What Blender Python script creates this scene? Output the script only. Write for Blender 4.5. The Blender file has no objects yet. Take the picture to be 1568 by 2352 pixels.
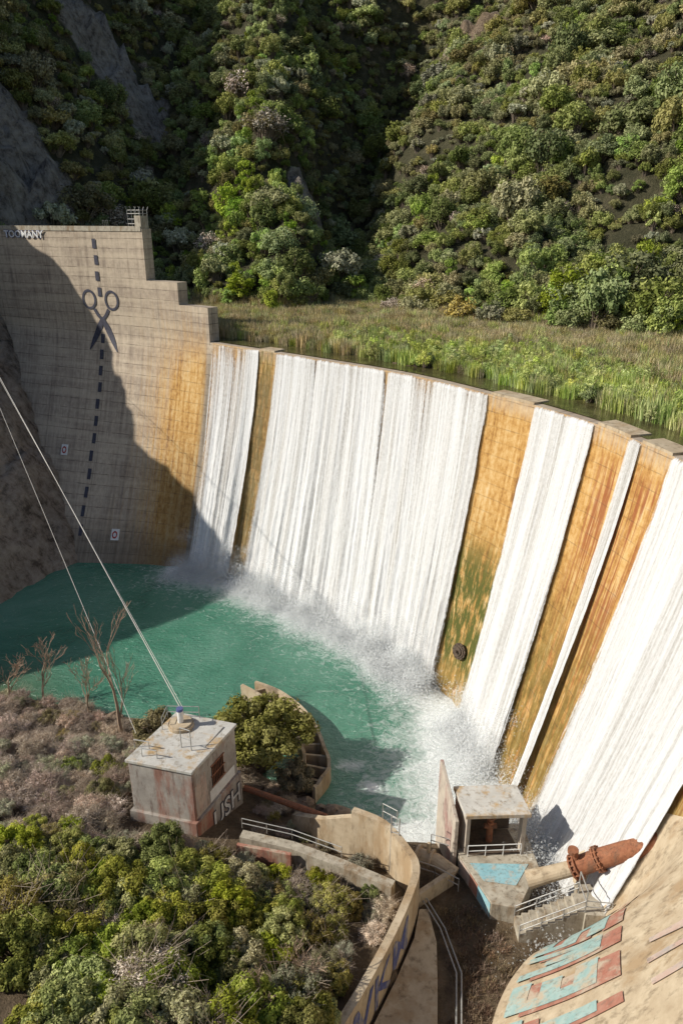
import bpy, math, random
import numpy as np
from mathutils import Vector, Matrix
random.seed(7); RNG=np.random.default_rng(7)
SC=bpy.context.scene
LIP=-18.0; POOL=-51.5

# ---------------------------------------------------------------- helpers
def link(o,parent=None):
    SC.collection.objects.link(o)
    if parent is not None: o.parent=parent
    return o
class MB:
    def __init__(s): s.v=[]; s.f=[]; s.m=[]
    def quad(s,a,b,c,d,m=0):
        i=len(s.v); s.v+= [tuple(a),tuple(b),tuple(c),tuple(d)]; s.f.append((i,i+1,i+2,i+3)); s.m.append(m)
    def hexa(s,P,m=0):
        i=len(s.v); s.v+=[tuple(p) for p in P]
        for f in ((0,3,2,1),(4,5,6,7),(0,1,5,4),(1,2,6,5),(2,3,7,6),(3,0,4,7)):
            s.f.append(tuple(i+k for k in f)); s.m.append(m)
    def prism(s,poly,z0,z1,m=0):
        n=len(poly); i=len(s.v)
        zb=z0 if hasattr(z0,'__len__') else [z0]*n
        zt=z1 if hasattr(z1,'__len__') else [z1]*n
        s.v+=[(p[0],p[1],zb[k]) for k,p in enumerate(poly)]+[(p[0],p[1],zt[k]) for k,p in enumerate(poly)]
        s.f.append(tuple(range(i+n-1,i-1,-1))); s.m.append(m)
        s.f.append(tuple(range(i+n,i+2*n))); s.m.append(m)
        for k in range(n):
            k2=(k+1)%n
            s.f.append((i+k,i+k2,i+n+k2,i+n+k)); s.m.append(m)
    def tube(s,pts,r,n=8,m=0,cap=True):
        pts=[Vector(p) for p in pts]
        if not hasattr(r,'__len__'): r=[r]*len(pts)
        base=len(s.v)
        for k,p in enumerate(pts):
            d=(pts[min(k+1,len(pts)-1)]-pts[max(k-1,0)]).normalized()
            a=d.cross(Vector((0,0,1)))
            if a.length<1e-3: a=Vector((1,0,0))
            a.normalize(); b=d.cross(a)
            for j in range(n):
                t=2*math.pi*j/n
                s.v.append(tuple(p+a*(r[k]*math.cos(t))+b*(r[k]*math.sin(t))))
        for k in range(len(pts)-1):
            for j in range(n):
                j2=(j+1)%n
                s.f.append((base+k*n+j,base+k*n+j2,base+(k+1)*n+j2,base+(k+1)*n+j)); s.m.append(m)
        if cap:
            s.f.append(tuple(base+j for j in range(n))); s.m.append(m)
            e=base+(len(pts)-1)*n
            s.f.append(tuple(e+j for j in range(n-1,-1,-1))); s.m.append(m)
    def build(s,name,mats,parent=None,smooth=False,bevel=0):
        me=bpy.data.meshes.new(name); me.from_pydata(s.v,[],s.f)
        for mm in mats: me.materials.append(mm)
        me.polygons.foreach_set('material_index',s.m)
        if smooth: me.polygons.foreach_set('use_smooth',[True]*len(s.f))
        me.update()
        o=bpy.data.objects.new(name,me); link(o,parent)
        if bevel:
            b=o.modifiers.new('bevel','BEVEL'); b.width=bevel; b.segments=2; b.limit_method='ANGLE'
        return o
def grid_mesh(name,X,Y,Z,mats,uv=None,attrs=None,smooth=True,keep=None,parent=None):
    r,c=X.shape
    idx=np.arange(r*c).reshape(r,c)
    F=np.stack([idx[:-1,:-1],idx[:-1,1:],idx[1:,1:],idx[1:,:-1]],-1).reshape(-1,4)
    if keep is not None: F=F[keep.reshape(-1)]
    V=np.stack([X,Y,Z],-1).reshape(-1,3)
    me=bpy.data.meshes.new(name); me.from_pydata(V.tolist(),[],F.tolist())
    if uv is not None:
        L=me.uv_layers.new(name='UVMap'); U=np.stack(uv,-1).reshape(-1,2)[F.reshape(-1)]
        L.data.foreach_set('uv',U.reshape(-1).astype(np.float32))
    if attrs:
        for k,a in attrs.items():
            at=me.attributes.new(k,'FLOAT','POINT'); at.data.foreach_set('value',np.asarray(a,dtype=np.float32).reshape(-1))
    if smooth: me.polygons.foreach_set('use_smooth',[True]*len(F))
    for m in mats: me.materials.append(m)
    me.update(); o=bpy.data.objects.new(name,me); link(o,parent); return o
def vn(x,y,seed=0):
    xi=np.floor(x); yi=np.floor(y); fx=x-xi; fy=y-yi
    fx=fx*fx*(3-2*fx); fy=fy*fy*(3-2*fy)
    def h(a,b):
        v=np.sin(a*127.1+b*311.7+seed*74.7)*43758.5453; return v-np.floor(v)
    return (h(xi,yi)*(1-fx)+h(xi+1,yi)*fx)*(1-fy)+(h(xi,yi+1)*(1-fx)+h(xi+1,yi+1)*fx)*fy
def fbm(x,y,seed=0,o=4):
    t=0;a=.5;tot=0
    for k in range(o):
        t=t+a*vn(x*2**k+k*17.3,y*2**k-k*9.1,seed+k); tot+=a; a*=.5
    return t/tot*2-1
def sstep(a,b,x):
    t=np.clip((x-a)/(b-a),0,1); return t*t*(3-2*t)

# ---------------------------------------------------------------- materials
class NT:
    def __init__(s,name):
        s.mat=bpy.data.materials.new(name); s.mat.use_nodes=True; s.t=s.mat.node_tree
        for n in list(s.t.nodes): s.t.nodes.remove(n)
        s.out=s.n('ShaderNodeOutputMaterial')
    def n(s,ty,**kw):
        nd=s.t.nodes.new(ty)
        for k,v in kw.items(): setattr(nd,k,v)
        return nd
    def l(s,a,b): s.t.links.new(a,b)
    def put(s,sock,v):
        if isinstance(v,bpy.types.NodeSocket): s.l(v,sock)
        else: sock.default_value=v
    def math(s,op,a,b=0.0,clamp=False):
        m=s.n('ShaderNodeMath',operation=op,use_clamp=clamp); s.put(m.inputs[0],a); s.put(m.inputs[1],b); return m.outputs[0]
    def mix(s,f,a,b,mode='MIX'):
        m=s.n('ShaderNodeMix',data_type='RGBA',blend_type=mode); s.put(m.inputs[0],f)
        s.put(m.inputs[6],a if isinstance(a,bpy.types.NodeSocket) else (*a,1)); s.put(m.inputs[7],b if isinstance(b,bpy.types.NodeSocket) else (*b,1)); return m.outputs[2]
    def noise(s,vec=None,scale=1,detail=4,rough=.55,dist=0,col=False):
        m=s.n('ShaderNodeTexNoise'); m.inputs['Scale'].default_value=scale; m.inputs['Detail'].default_value=detail
        m.inputs['Roughness'].default_value=rough; m.inputs['Distortion'].default_value=dist
        if vec is not None: s.l(vec,m.inputs['Vector'])
        return m.outputs['Color' if col else 'Fac']
    def mapping(s,vec,scale=(1,1,1),loc=(0,0,0)):
        m=s.n('ShaderNodeMapping'); s.l(vec,m.inputs['Vector']); m.inputs['Scale'].default_value=scale; m.inputs['Location'].default_value=loc; return m.outputs[0]
    def ramp(s,f,stops,interp='LINEAR'):
        m=s.n('ShaderNodeValToRGB'); s.put(m.inputs[0],f); e=m.color_ramp.elements; m.color_ramp.interpolation=interp
        while len(e)<len(stops): e.new(.5)
        for k,(p,c) in enumerate(stops):
            e[k].position=p; e[k].color=(*c,1) if hasattr(c,'__len__') else (c,c,c,1)
        return m.outputs[0]
    def attr(s,name,out='Fac'):
        m=s.n('ShaderNodeAttribute'); m.attribute_name=name; return m.outputs[out]
    def uv(s): return s.n('ShaderNodeTexCoord').outputs['UV']
    def obj(s): return s.n('ShaderNodeTexCoord').outputs['Object']
    def bump(s,h,strength=.5,dist=.1):
        m=s.n('ShaderNodeBump'); s.put(m.inputs['Height'],h); m.inputs['Strength'].default_value=strength; m.inputs['Distance'].default_value=dist; return m.outputs[0]
    def bsdf(s,col,rough=.8,normal=None,metal=0,spec=.3):
        b=s.n('ShaderNodeBsdfPrincipled'); s.put(b.inputs['Base Color'],col if isinstance(col,bpy.types.NodeSocket) else (*col,1))
        s.put(b.inputs['Roughness'],rough); b.inputs['Metallic'].default_value=metal; b.inputs['Specular IOR Level'].default_value=spec
        if normal is not None: s.l(normal,b.inputs['Normal'])
        return b.outputs[0]
    def done(s,sh): s.l(sh,s.out.inputs['Surface']); return s.mat
    def sep(s,vec):
        m=s.n('ShaderNodeSeparateXYZ'); s.l(vec,m.inputs[0]); return m.outputs

def plain(name,c1,c2,scale=2,rough=.8,metal=0,bump=.3,bd=.03,stain=None):
    t=NT(name); o=t.obj(); f=t.noise(o,scale,6,.65)
    col=t.ramp(f,[(.3,c1),(.7,c2)])
    if stain is not None:
        g=t.noise(t.mapping(o,(1,1,.25)),scale*.6,6,.7)
        col=t.mix(t.ramp(g,[(.5,0.),(.62,1.)]),col,stain)
        g2=t.noise(t.mapping(o,(1,1,.3)),scale*2.6,6,.7)
        col=t.mix(t.ramp(g2,[(.52,0.),(.66,.6)]),col,tuple(c*.35 for c in stain))
    return t.done(t.bsdf(col,rough,t.bump(t.noise(o,scale*6,5),bump,bd),metal))

def dam_mat():
    t=NT('dam_concrete'); uv=t.uv(); s_=t.sep(uv)
    big=t.noise(t.mapping(uv,(.12,.10,1)),1,6,.65)
    fine=t.noise(t.mapping(uv,(1.6,1.2,1)),1,8,.7)
    streak=t.noise(t.mapping(uv,(1.3,.06,1)),1,7,.65)
    streak2=t.noise(t.mapping(uv,(3.5,.10,1),(5,3,0)),1,5,.6)
    band=t.noise(t.mapping(uv,(.05,.66,1)),1,3,.6)
    base=t.ramp(big,[(.3,(.30,.235,.18)),(.5,(.43,.35,.265)),(.7,(.55,.46,.35))])
    base=t.mix(.55,base,t.ramp(fine,[(.3,(.21,.165,.125)),(.55,(.46,.375,.285)),(.75,(.62,.53,.41))]))
    base=t.mix(t.math('MULTIPLY',t.ramp(streak,[(.48,0.),(.64,1.)]),.6),base,(.17,.13,.105))
    base=t.mix(t.math('MULTIPLY',t.ramp(band,[(.45,0.),(.6,1.)]),.4),base,(.60,.50,.37))
    of=t.math('ADD',t.math('MULTIPLY',streak,.40),t.math('ADD',t.math('MULTIPLY',fine,.35),t.math('MULTIPLY',big,.25)))
    org=t.ramp(of,[(.33,(.08,.04,.015)),(.42,(.26,.125,.035)),(.49,(.46,.255,.075)),(.56,(.58,.38,.16)),(.68,(.63,.52,.34))])
    st=t.attr('stain')
    sf=t.math('ADD',st,t.math('MULTIPLY',t.math('SUBTRACT',streak2,.5),1.4))
    sf=t.math('MULTIPLY',t.ramp(sf,[(.25,0.),(.75,1.)]),st)
    col=t.mix(t.ramp(sf,[(0,0.),(.7,1.)]),base,org)
    red=t.math('MULTIPLY',t.attr('rust'),t.ramp(streak2,[(.44,0.),(.58,1.)]))
    col=t.mix(red,col,(.27,.085,.03))
    ms=t.math('MULTIPLY',t.attr('moss'),t.ramp(t.noise(t.mapping(uv,(1.6,.35,1)),1,6,.7),[(.38,0.),(.52,1.)]))
    col=t.mix(ms,col,(.085,.090,.018))
    wt=t.math('MULTIPLY',t.attr('wet'),t.ramp(streak,[(.3,.6),(.7,1.)]))
    col=t.mix(wt,col,(.055,.042,.025))
    wob=t.math('MULTIPLY',t.noise(uv,.7,3),.14)
    fz=t.math('FRACT',t.math('ADD',t.math('DIVIDE',s_[1],1.52),wob))
    ln=t.math('LESS_THAN',fz,.06)
    fs=t.math('FRACT',t.math('ADD',t.math('DIVIDE',s_[0],12.2),.32)); lv=t.math('LESS_THAN',fs,.008)
    L=t.math('MAXIMUM',ln,lv)
    gap=t.ramp(t.noise(uv,.5,5),[(.40,.12),(.60,.95)])
    dim=t.math('SUBTRACT',.78,t.math('MULTIPLY',st,.45))
    col=t.mix(t.math('MULTIPLY',L,t.math('MULTIPLY',gap,dim)),col,(.07,.05,.035))
    h=t.math('SUBTRACT',t.math('MULTIPLY',fine,.5),t.math('MULTIPLY',L,.5))
    return t.done(t.bsdf(col,t.math('SUBTRACT',.85,t.math('MULTIPLY',t.attr('wet'),.35)),t.bump(h,.6,.12)))
def fall_mat():
    t=NT('falling_water'); uv=t.uv()
    a=t.noise(t.mapping(uv,(1.1,.016,1)),1,6,.62)
    b=t.noise(t.mapping(uv,(5.0,.06,1)),1,6,.62)
    c=t.noise(t.mapping(uv,(5.,2.0,1)),1,8,.8)
    m=t.math('ADD',t.math('MULTIPLY',a,.42),t.math('ADD',t.math('MULTIPLY',b,.30),t.math('MULTIPLY',c,.28)))
    f=t.math('ADD',m,t.math('SUBTRACT',t.attr('dens'),.5))
    al=t.ramp(f,[(.42,.0),(.49,.70),(.60,.98)])
    col=t.ramp(m,[(.36,(.36,.335,.30)),(.43,(.52,.505,.48)),(.49,(.66,.655,.645)),(.56,(.76,.76,.76)),(.64,(.80,.80,.80))])
    df=t.n('ShaderNodeBsdfDiffuse'); t.l(col,df.inputs[0]); t.l(t.bump(m,.9,.5),df.inputs['Normal'])
    tp=t.n('ShaderNodeBsdfTransparent'); m2=t.n('ShaderNodeMixShader'); t.l(al,m2.inputs[0]); t.l(tp.outputs[0],m2.inputs[1]); t.l(df.outputs[0],m2.inputs[2])
    return t.done(m2.outputs[0])
def pool_mat():
    t=NT('pool_water'); o=t.obj()
    big=t.noise(o,.07,5,.6,1.0); mid=t.noise(t.mapping(o,(1,1.7,1)),.9,6,.65,.8)
    col=t.ramp(big,[(.3,(.045,.18,.115)),(.5,(.08,.25,.165)),(.7,(.14,.32,.23))])
    col=t.mix(t.math('MULTIPLY',mid,.45),col,(.03,.135,.09))
    fo=t.attr('foam')
    n=t.noise(t.mapping(o,(.8,1,1)),1.1,8,.7,1.4)
    thr=t.math('ADD',t.math('MULTIPLY',fo,1.0),t.math('SUBTRACT',n,.62))
    ff=t.ramp(thr,[(.02,0.),(.45,1.)])
    streaks=t.ramp(t.noise(t.mapping(o,(.5,1.6,1)),1.6,8,.75,2.),[(.60,0.),(.72,.45)])
    ff=t.math('MAXIMUM',ff,streaks)
    col=t.mix(ff,col,(.74,.77,.75))
    mur=t.ramp(t.attr('shallow'),[(0,0.),(1,.7)])
    col=t.mix(mur,col,(.10,.12,.06))
    nm=t.bump(t.math('ADD',mid,t.math('MULTIPLY',n,.6)),.7,.5)
    return t.done(t.bsdf(col,t.math('ADD',.16,t.math('MULTIPLY',ff,.5)),nm,0,.5))
def leaf_mat(name,c1,c2,c3,trans=0,k=1.):
    t=NT(name); a=t.attr('lc'); r=t.n('ShaderNodeObjectInfo').outputs['Random']
    c1,c2,c3=[tuple(min(.8,q*k) for q in c) for c in (c1,c2,c3)]
    col=t.ramp(a,[(.1,c1),(.5,c2),(.9,c3)])
    hsv=t.n('ShaderNodeHueSaturation'); t.l(col,hsv.inputs['Color'])
    t.l(t.math('ADD',.475,t.math('MULTIPLY',r,.05)),hsv.inputs['Hue'])
    r2=t.math('FRACT',t.math('MULTIPLY',r,17.3)); r3=t.math('FRACT',t.math('MULTIPLY',r,53.7))
    t.l(t.math('ADD',.7,t.math('MULTIPLY',r2,.4)),hsv.inputs['Saturation'])
    t.l(t.math('ADD',.6,t.math('MULTIPLY',r3,.85)),hsv.inputs['Value'])
    d=t.n('ShaderNodeBsdfDiffuse'); t.l(hsv.outputs[0],d.inputs[0])
    if not trans: return t.done(d.outputs[0])
    tr=t.n('ShaderNodeBsdfTranslucent'); t.l(hsv.outputs[0],tr.inputs[0])
    mx=t.n('ShaderNodeMixShader'); mx.inputs[0].default_value=trans; t.l(d.outputs[0],mx.inputs[1]); t.l(tr.outputs[0],mx.inputs[2])
    return t.done(mx.outputs[0])
def terrain_mat():
    t=NT('hillside_ground'); o=t.obj()
    n1=t.noise(o,.25,6,.65); n2=t.noise(t.mapping(o,(1,1,.7)),.6,10,.74,.15); n3=t.noise(t.mapping(o,(1,.6,2.2)),.14,8,.7,.3)
    soil=t.ramp(n1,[(.3,(.05,.050,.022)),(.55,(.09,.082,.042)),(.75,(.22,.18,.11))])
    rock=t.ramp(n2,[(.38,(.06,.048,.038)),(.44,(.24,.20,.16)),(.50,(.42,.36,.30)),(.64,(.62,.55,.47))])
    rock=t.mix(.4,rock,t.ramp(n3,[(.35,(.10,.075,.055)),(.5,(.32,.26,.21)),(.62,(.50,.43,.35))]))
    rk=t.math('ADD',t.attr('rock'),t.math('MULTIPLY',t.math('SUBTRACT',n1,.5),.8))
    col=t.mix(t.ramp(rk,[(.35,0.),(.6,1.)]),soil,rock)
    dirt=t.ramp(n2,[(.3,(.12,.08,.05)),(.5,(.24,.17,.105)),(.6,(.31,.22,.14)),(.8,(.42,.33,.23))])
    col=t.mix(t.attr('dirt'),col,dirt)
    return t.done(t.bsdf(col,.9,t.bump(t.math('ADD',n2,n3),1.,2.)))
M_dam=dam_mat(); M_fall=fall_mat(); M_pool=pool_mat(); M_ter=terrain_mat()
M_conc=plain('weathered_concrete',(.30,.26,.20),(.50,.45,.36),1.2,.85,stain=(.26,.19,.12))
M_conc_t=plain('tan_concrete',(.38,.29,.19),(.58,.48,.34),.6,.85,stain=(.38,.27,.16),bump=.5)
M_roof=plain('peeling_roof_paint',(.44,.42,.38),(.60,.58,.53),.8,.8,stain=(.46,.32,.17))
M_white=plain('white_paint',(.62,.61,.58),(.78,.77,.74),3,.6)
M_dkpaint=plain('dark_graffiti_paint',(.035,.035,.05),(.075,.075,.10),2,.7)
M_redp=plain('red_graffiti_paint',(.33,.12,.08),(.42,.22,.16),1.2,.8,stain=(.45,.36,.27))
M_teal=plain('teal_graffiti_paint',(.24,.38,.36),(.38,.47,.43),1.2,.8,stain=(.45,.38,.28))
M_cyan=plain('cyan_graffiti_paint',(.20,.42,.48),(.35,.54,.57),1.5,.8,stain=(.45,.42,.35))
M_blue=plain('blue_graffiti_paint',(.05,.07,.22),(.12,.14,.32),2,.8,stain=(.40,.36,.30))
M_pink=plain('pink_graffiti_paint',(.46,.31,.25),(.54,.44,.36),.9,.8,stain=(.36,.33,.30))
M_fin=plain('painted_concrete',(.42,.36,.30),(.54,.47,.38),.9,.8,stain=(.36,.22,.19))
M_rust=plain('rusty_iron',(.22,.08,.04),(.36,.155,.08),2.5,.8,.1,stain=(.20,.10,.06))
M_galv=plain('galvanised_steel',(.34,.33,.31),(.48,.47,.44),5,.5,.4)
M_dkmetal_shade=plain('dark_iron_and_shade',(.06,.045,.035),(.14,.10,.07),4,.7,.2)  # iron parts, and painted-in shade inside the gate house
M_black=plain('dark_opening',(.012,.012,.012),(.02,.02,.02),1,.9)
M_cable=plain('steel_cable',(.50,.47,.42),(.62,.6,.55),4,.5)
M_bark=plain('bark',(.13,.10,.075),(.24,.19,.14),5,.9)
M_twig=plain('grey_twigs',(.34,.26,.19),(.50,.41,.32),5,.9)
M_tree=plain('bare_branches',(.24,.165,.11),(.38,.28,.20),5,.9)
M_sign_red=plain('sign_red',(.42,.03,.02),(.5,.05,.03),4,.6)

LF_hill=leaf_mat('chaparral_leaves',(.060,.075,.020),(.125,.145,.040),(.21,.22,.08),.15,k=1.85)
LF_olive=leaf_mat('olive_leaves',(.085,.085,.026),(.165,.155,.054),(.25,.225,.10),.15,k=1.75)
LF_sage=leaf_mat('sage_leaves',(.12,.13,.07),(.21,.21,.125),(.31,.295,.20),.1,k=1.6)
LF_bright=leaf_mat('bright_leaves',(.085,.13,.02),(.185,.24,.042),(.29,.34,.085),.2,k=1.7)
LF_fore=leaf_mat('laurel_leaves',(.07,.085,.012),(.18,.195,.030),(.34,.33,.075),.25,k=1.55)
LF_foreo=leaf_mat('coyote_brush_leaves',(.085,.08,.022),(.195,.17,.052),(.31,.265,.11),.15,k=1.45)
LF_dry=leaf_mat('dry_brush',(.30,.21,.15),(.50,.38,.29),(.66,.54,.44),k=1.25)
LF_dg=leaf_mat('dry_grass_blades',(.14,.09,.055),(.25,.165,.10),(.36,.26,.16))
LF_yel=leaf_mat('yellow_leaves',(.32,.24,.03),(.50,.39,.08),(.6,.5,.16),k=1.1)
LF_reedb=leaf_mat('reed_brown',(.20,.175,.07),(.35,.295,.13),(.53,.43,.24),.2,k=1.25)
LF_reedg=leaf_mat('reed_green',(.17,.22,.04),(.31,.36,.08),(.44,.46,.15),.2,k=1.35)

# ---------------------------------------------------------------- dam geometry
KN=[((-80,150),(-75,112)),((-58,138),(-56,109)),((-40,129),(-42,107.5)),((-31.3,124.2),(-34,107)),((-25.6,120.4),(-29,106.4)),
    ((-20.4,116.4),(-24.6,105.3)),((-11.8,109.2),(-17,102.2)),((-9.6,107.2),(-15,101)),((6.9,92.6),(3.2,84)),((16.4,80.2),(11.1,73.8)),
    ((19.9,75.2),(13.3,68.4)),((24.0,67.4),(15.2,58.5)),((25.5,62.6),(15.9,54.4)),((26.9,57.6),(16.3,50.5)),((28.2,50),(16.8,45)),((28.9,42),(17.2,38)),((29,34),(17.3,31)),((28.5,26),(17,24)),((27,14),(16,13))]
Tk=np.array([k[0] for k in KN],float); Bk=np.array([k[1] for k in KN],float)
def catmull(P,n=12):
    out=[]
    for i in range(len(P)-1):
        p0=P[max(i-1,0)];p1=P[i];p2=P[i+1];p3=P[min(i+2,len(P)-1)]
        for j in range(n):
            t=j/n
            out.append(.5*((2*p1)+(-p0+p2)*t+(2*p0-5*p1+4*p2-p3)*t*t+(-p0+3*p1-3*p2+p3)*t**3))
    out.append(P[-1]); return np.array(out)
TB=catmull(np.hstack([Tk,Bk])); Td=TB[:,:2]; Bd=TB[:,2:]
Sd=np.concatenate([[0],np.cumsum(np.linalg.norm(np.diff(Td,axis=0),axis=1))])
SK=Sd[::12]
def Sof(x,y): return Sd[np.argmin((Td[:,0]-x)**2+(Td[:,1]-y)**2)]
def Tp(s): return np.stack([np.interp(s,Sd,Td[:,0]),np.interp(s,Sd,Td[:,1])],-1)
def Bp(s): return np.stack([np.interp(s,Sd,Bd[:,0]),np.interp(s,Sd,Bd[:,1])],-1)
def upn(s):
    d=Tp(s+.5)-Tp(s-.5); n=np.stack([-d[...,1],d[...,0]],-1); return n/np.linalg.norm(n,axis=-1,keepdims=True)
def F(s,z,off=0.):
    s=np.asarray(s,float); z=np.asarray(z,float)
    t=(LIP-z)/33.5; g=np.where(t>0,np.clip(t,0,2)**1.28,0)
    return Tp(s)+(Bp(s)-Tp(s))*g[...,None]-upn(s)*off
sA=SK[3]; sB=SK[4]; sC=SK[5]; sEnd=Sd[-1]
falls=[(sC+.15,SK[6],'a'),(SK[7],SK[9],'b'),(SK[10],SK[11],'c'),(SK[12]-.3,SK[12]+1.3,'d'),(SK[13],SK[15]+.6,'e')]
dam=bpy.data.objects.new('arch_dam',None); link(dam)
def dam_section(name,s0,s1,top,cap1):
    n=max(3,int((s1-s0)/.8)); ss=np.linspace(s0,s1,n)
    zz=np.concatenate([[top],np.linspace(top-.3,-56,46)])
    S,Z=np.meshgrid(ss,zz)
    P=F(S,Z)
    jit=.05*fbm(S*.8,Z*.66,3)
    N=-upn(S); X=P[...,0]+N[...,0]*jit; Y=P[...,1]+N[...,1]*jit
    rust=np.zeros_like(S); moss=np.zeros_like(S); wet=np.zeros_like(S)
    blk=sstep(SK[3]-8,sC-2,S)*sstep(-8,-28,Z)*.72
    sp=(S>sC)*(.55+.45*sstep(-18.2,-22,Z))
    stain=np.where(S>sC-.01,sp,blk+.18)
    wet=.75*np.exp(-((S-sC)/1.1)**2)*sstep(-18,-22,Z)+ .5*((S>SK[6]-.3)&(S<SK[7]+.3))*sstep(-18,-24,Z)
    wet=np.maximum(wet,.75*sstep(-44,-50,Z)*(S<sC))
    wet=np.maximum(wet,.5*sstep(-28,-44,Z)*sstep(sC-14,sC-2,S)*(S<=sC))
    rust=np.maximum(0,sstep(SK[11],SK[11]+2,S))*sstep(-19,-22,Z)*(.9-.5*sstep(-30,-45,Z))
    moss=1.*((S>SK[9]-.5)&(S<SK[10]+.5))*sstep(-31,-38,Z)*(1-.6*sstep(-47,-50,Z))+.6*((S>SK[6])&(S<SK[7]))
    moss=np.maximum(moss,.6*(S>SK[9])*sstep(-28,-42,Z))
    grid_mesh(name,X,Y,Z,[M_dam],uv=(S,Z),attrs=dict(stain=stain,rust=rust,moss=moss,wet=wet),parent=dam)
    Tt=F(ss,np.full(n,top)); U=upn(ss); Bk_=Tt+U*2.0
    X2=np.stack([Tt[:,0],Bk_[:,0],Bk_[:,0]+U[:,0]*.01]); Y2=np.stack([Tt[:,1],Bk_[:,1],Bk_[:,1]]); Z2=np.stack([np.full(n,top),np.full(n,top),np.full(n,-30.)])
    z0=np.zeros_like(X2)
    grid_mesh(name+'_crest',X2[::-1],Y2[::-1],Z2[::-1],[M_dam],uv=(np.stack([ss]*3)[::-1],np.stack([ss*0+top+.5,ss*0+top+.9,ss*0-30])[::-1]),attrs=dict(stain=z0+.15,rust=z0,moss=z0,wet=z0),smooth=False,parent=dam)
    if cap1 is not None:
        rows=6; zz=np.linspace(top,cap1,rows); f=F(np.full(rows,s1),zz); b=f+upn(np.full(rows,s1))*2.; zr=np.zeros((rows,2))
        grid_mesh(name+'_end',np.stack([f[:,0],b[:,0]],1),np.stack([f[:,1],b[:,1]],1),np.stack([zz,zz],1),[M_dam],uv=(np.stack([zz*0,zz*0+2],1)+s1,np.stack([zz,zz],1)),attrs=dict(stain=zr,rust=zr,moss=zr,wet=zr),smooth=False,parent=dam)
dam_section('left_block',0,sA,-1.6,-9.4)
dam_section('upper_step',sA,sB,-9.4,-12.8)
dam_section('lower_step',sB,sC,-12.8,-18.6)
dam_section('spillway',sC,sEnd,LIP,None)
mb=MB()
for (a,b) in ((SK[6],SK[7]),(SK[9],SK[10]),(SK[11],SK[12]-.3),(SK[12]+1.3,SK[13]),(SK[15]+.6,sEnd)):
    ss=np.linspace(a,b,max(2,int((b-a)/1)))
    for i in range(len(ss)-1):
        q=[F(ss[i],-18.,.01),F(ss[i+1],-18.,.01),F(ss[i+1],-18.)+upn(ss[i+1])*2.1,F(ss[i],-18.)+upn(ss[i])*2.1]
        mb.prism([tuple(k) for k in q],-18.05,-17.76,0)
mb.build('crest_caps',[M_conc_t],dam)
mb=MB()
ss=np.linspace(0,sA-.2,40)
for i in range(39):
    q=[F(ss[i],-1.6,.12),F(ss[i+1],-1.6,.12),F(ss[i+1],-1.6,-.5),F(ss[i],-1.6,-.5)]
    mb.prism([tuple(k) for k in q],-2.0,-1.25,0)
mb.build('parapet',[M_conc],dam)
mb=MB()
c=F(sA-1.6,-1.6); u=upn(sA-1.6); tdir=np.array([u[1],-u[0]])
def cg(a,b,z): p=c+tdir*a+u*b; return (p[0],p[1],z)
for a in (-1.3,-.4,.5,1.4):
    for b in (0.1,1.7):
        mb.tube([cg(a,b,-1.6),cg(a,b,1.1),cg(a,b+(.3 if b>1 else -.3),1.6)],.05,5)
for z in (-.9,-.2,.6,1.1):
    for b in (.1,1.7): mb.tube([cg(-1.3,b,z),cg(1.4,b,z)],.04,5)
    for a in (-1.3,1.4): mb.tube([cg(a,.1,z),cg(a,1.7,z)],.04,5)
mb.hexa([cg(.2,0,-1.6),cg(1.5,0,-1.6),cg(1.5,1.6,-1.6),cg(.2,1.6,-1.6),cg(.2,0,.3),cg(1.5,0,.3),cg(1.5,1.6,.3),cg(.2,1.6,.3)],1)
for k in (-7.5,-6.7):
    mb.tube([cg(k,.6,-1.6),cg(k,.6,-.4),cg(k+.4,.6,-.4),cg(k+.4,.6,-1.6)],.05,5)
mb.build('crest_railing_cage',[M_galv,M_conc],dam)
def decal(polys,name,mat,off=.10):
    m=MB()
    for pl in polys:
        P=[F(a,b,off) for a,b in pl]
        m.quad(*[(P[k][0],P[k][1],pl[k][1]) for k in range(4)])
    return m.build(name,[mat],dam)
def strip(pts,w):
    out=[];pts=np.array(pts,float); W=np.interp(np.linspace(0,1,len(pts)),np.linspace(0,1,len(w)),w) if hasattr(w,'__len__') else np.full(len(pts),w)
    d=np.gradient(pts,axis=0); d/=np.linalg.norm(d,axis=1,keepdims=True)+1e-9; n=np.stack([-d[:,1],d[:,0]],1)
    A=pts+n*W[:,None]/2; B=pts-n*W[:,None]/2
    for i in range(len(pts)-1): out.append([B[i],B[i+1],A[i+1],A[i]])
    return out
s0=SK[2]-.7; pol=[]
z=-3.2;k=0
while z>-47:
    if not(-17<z<-12.2):
        x=s0+(.0 if z>-15 else -.35)+.1*math.sin(k*2.3)
        for q in (0,.75): pol.append([(x-.4,z-q-.75),(x+.4,z-q-.75),(x+.4,z-q),(x-.4,z-q)])
    z-=2.55;k+=1
for sg in (-1,1):
    a=np.linspace(0,2*math.pi,25)
    pol+=strip([(s0+sg*2.5+1.35*math.cos(t),-12.9+1.45*math.sin(t)) for t in a],.42)
    pol+=strip([(s0+sg*1.6,-14.4),(s0+sg*.9,-15.4),(s0,-16.2)],.6)
    pol+=strip([(s0-sg*f*3.1,-16.0-f*5.2) for f in np.linspace(0,1,8)],[.75,1.25,1.0,.15])
decal(pol,'scissors_and_cut_line_graffiti',M_dkpaint)
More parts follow.
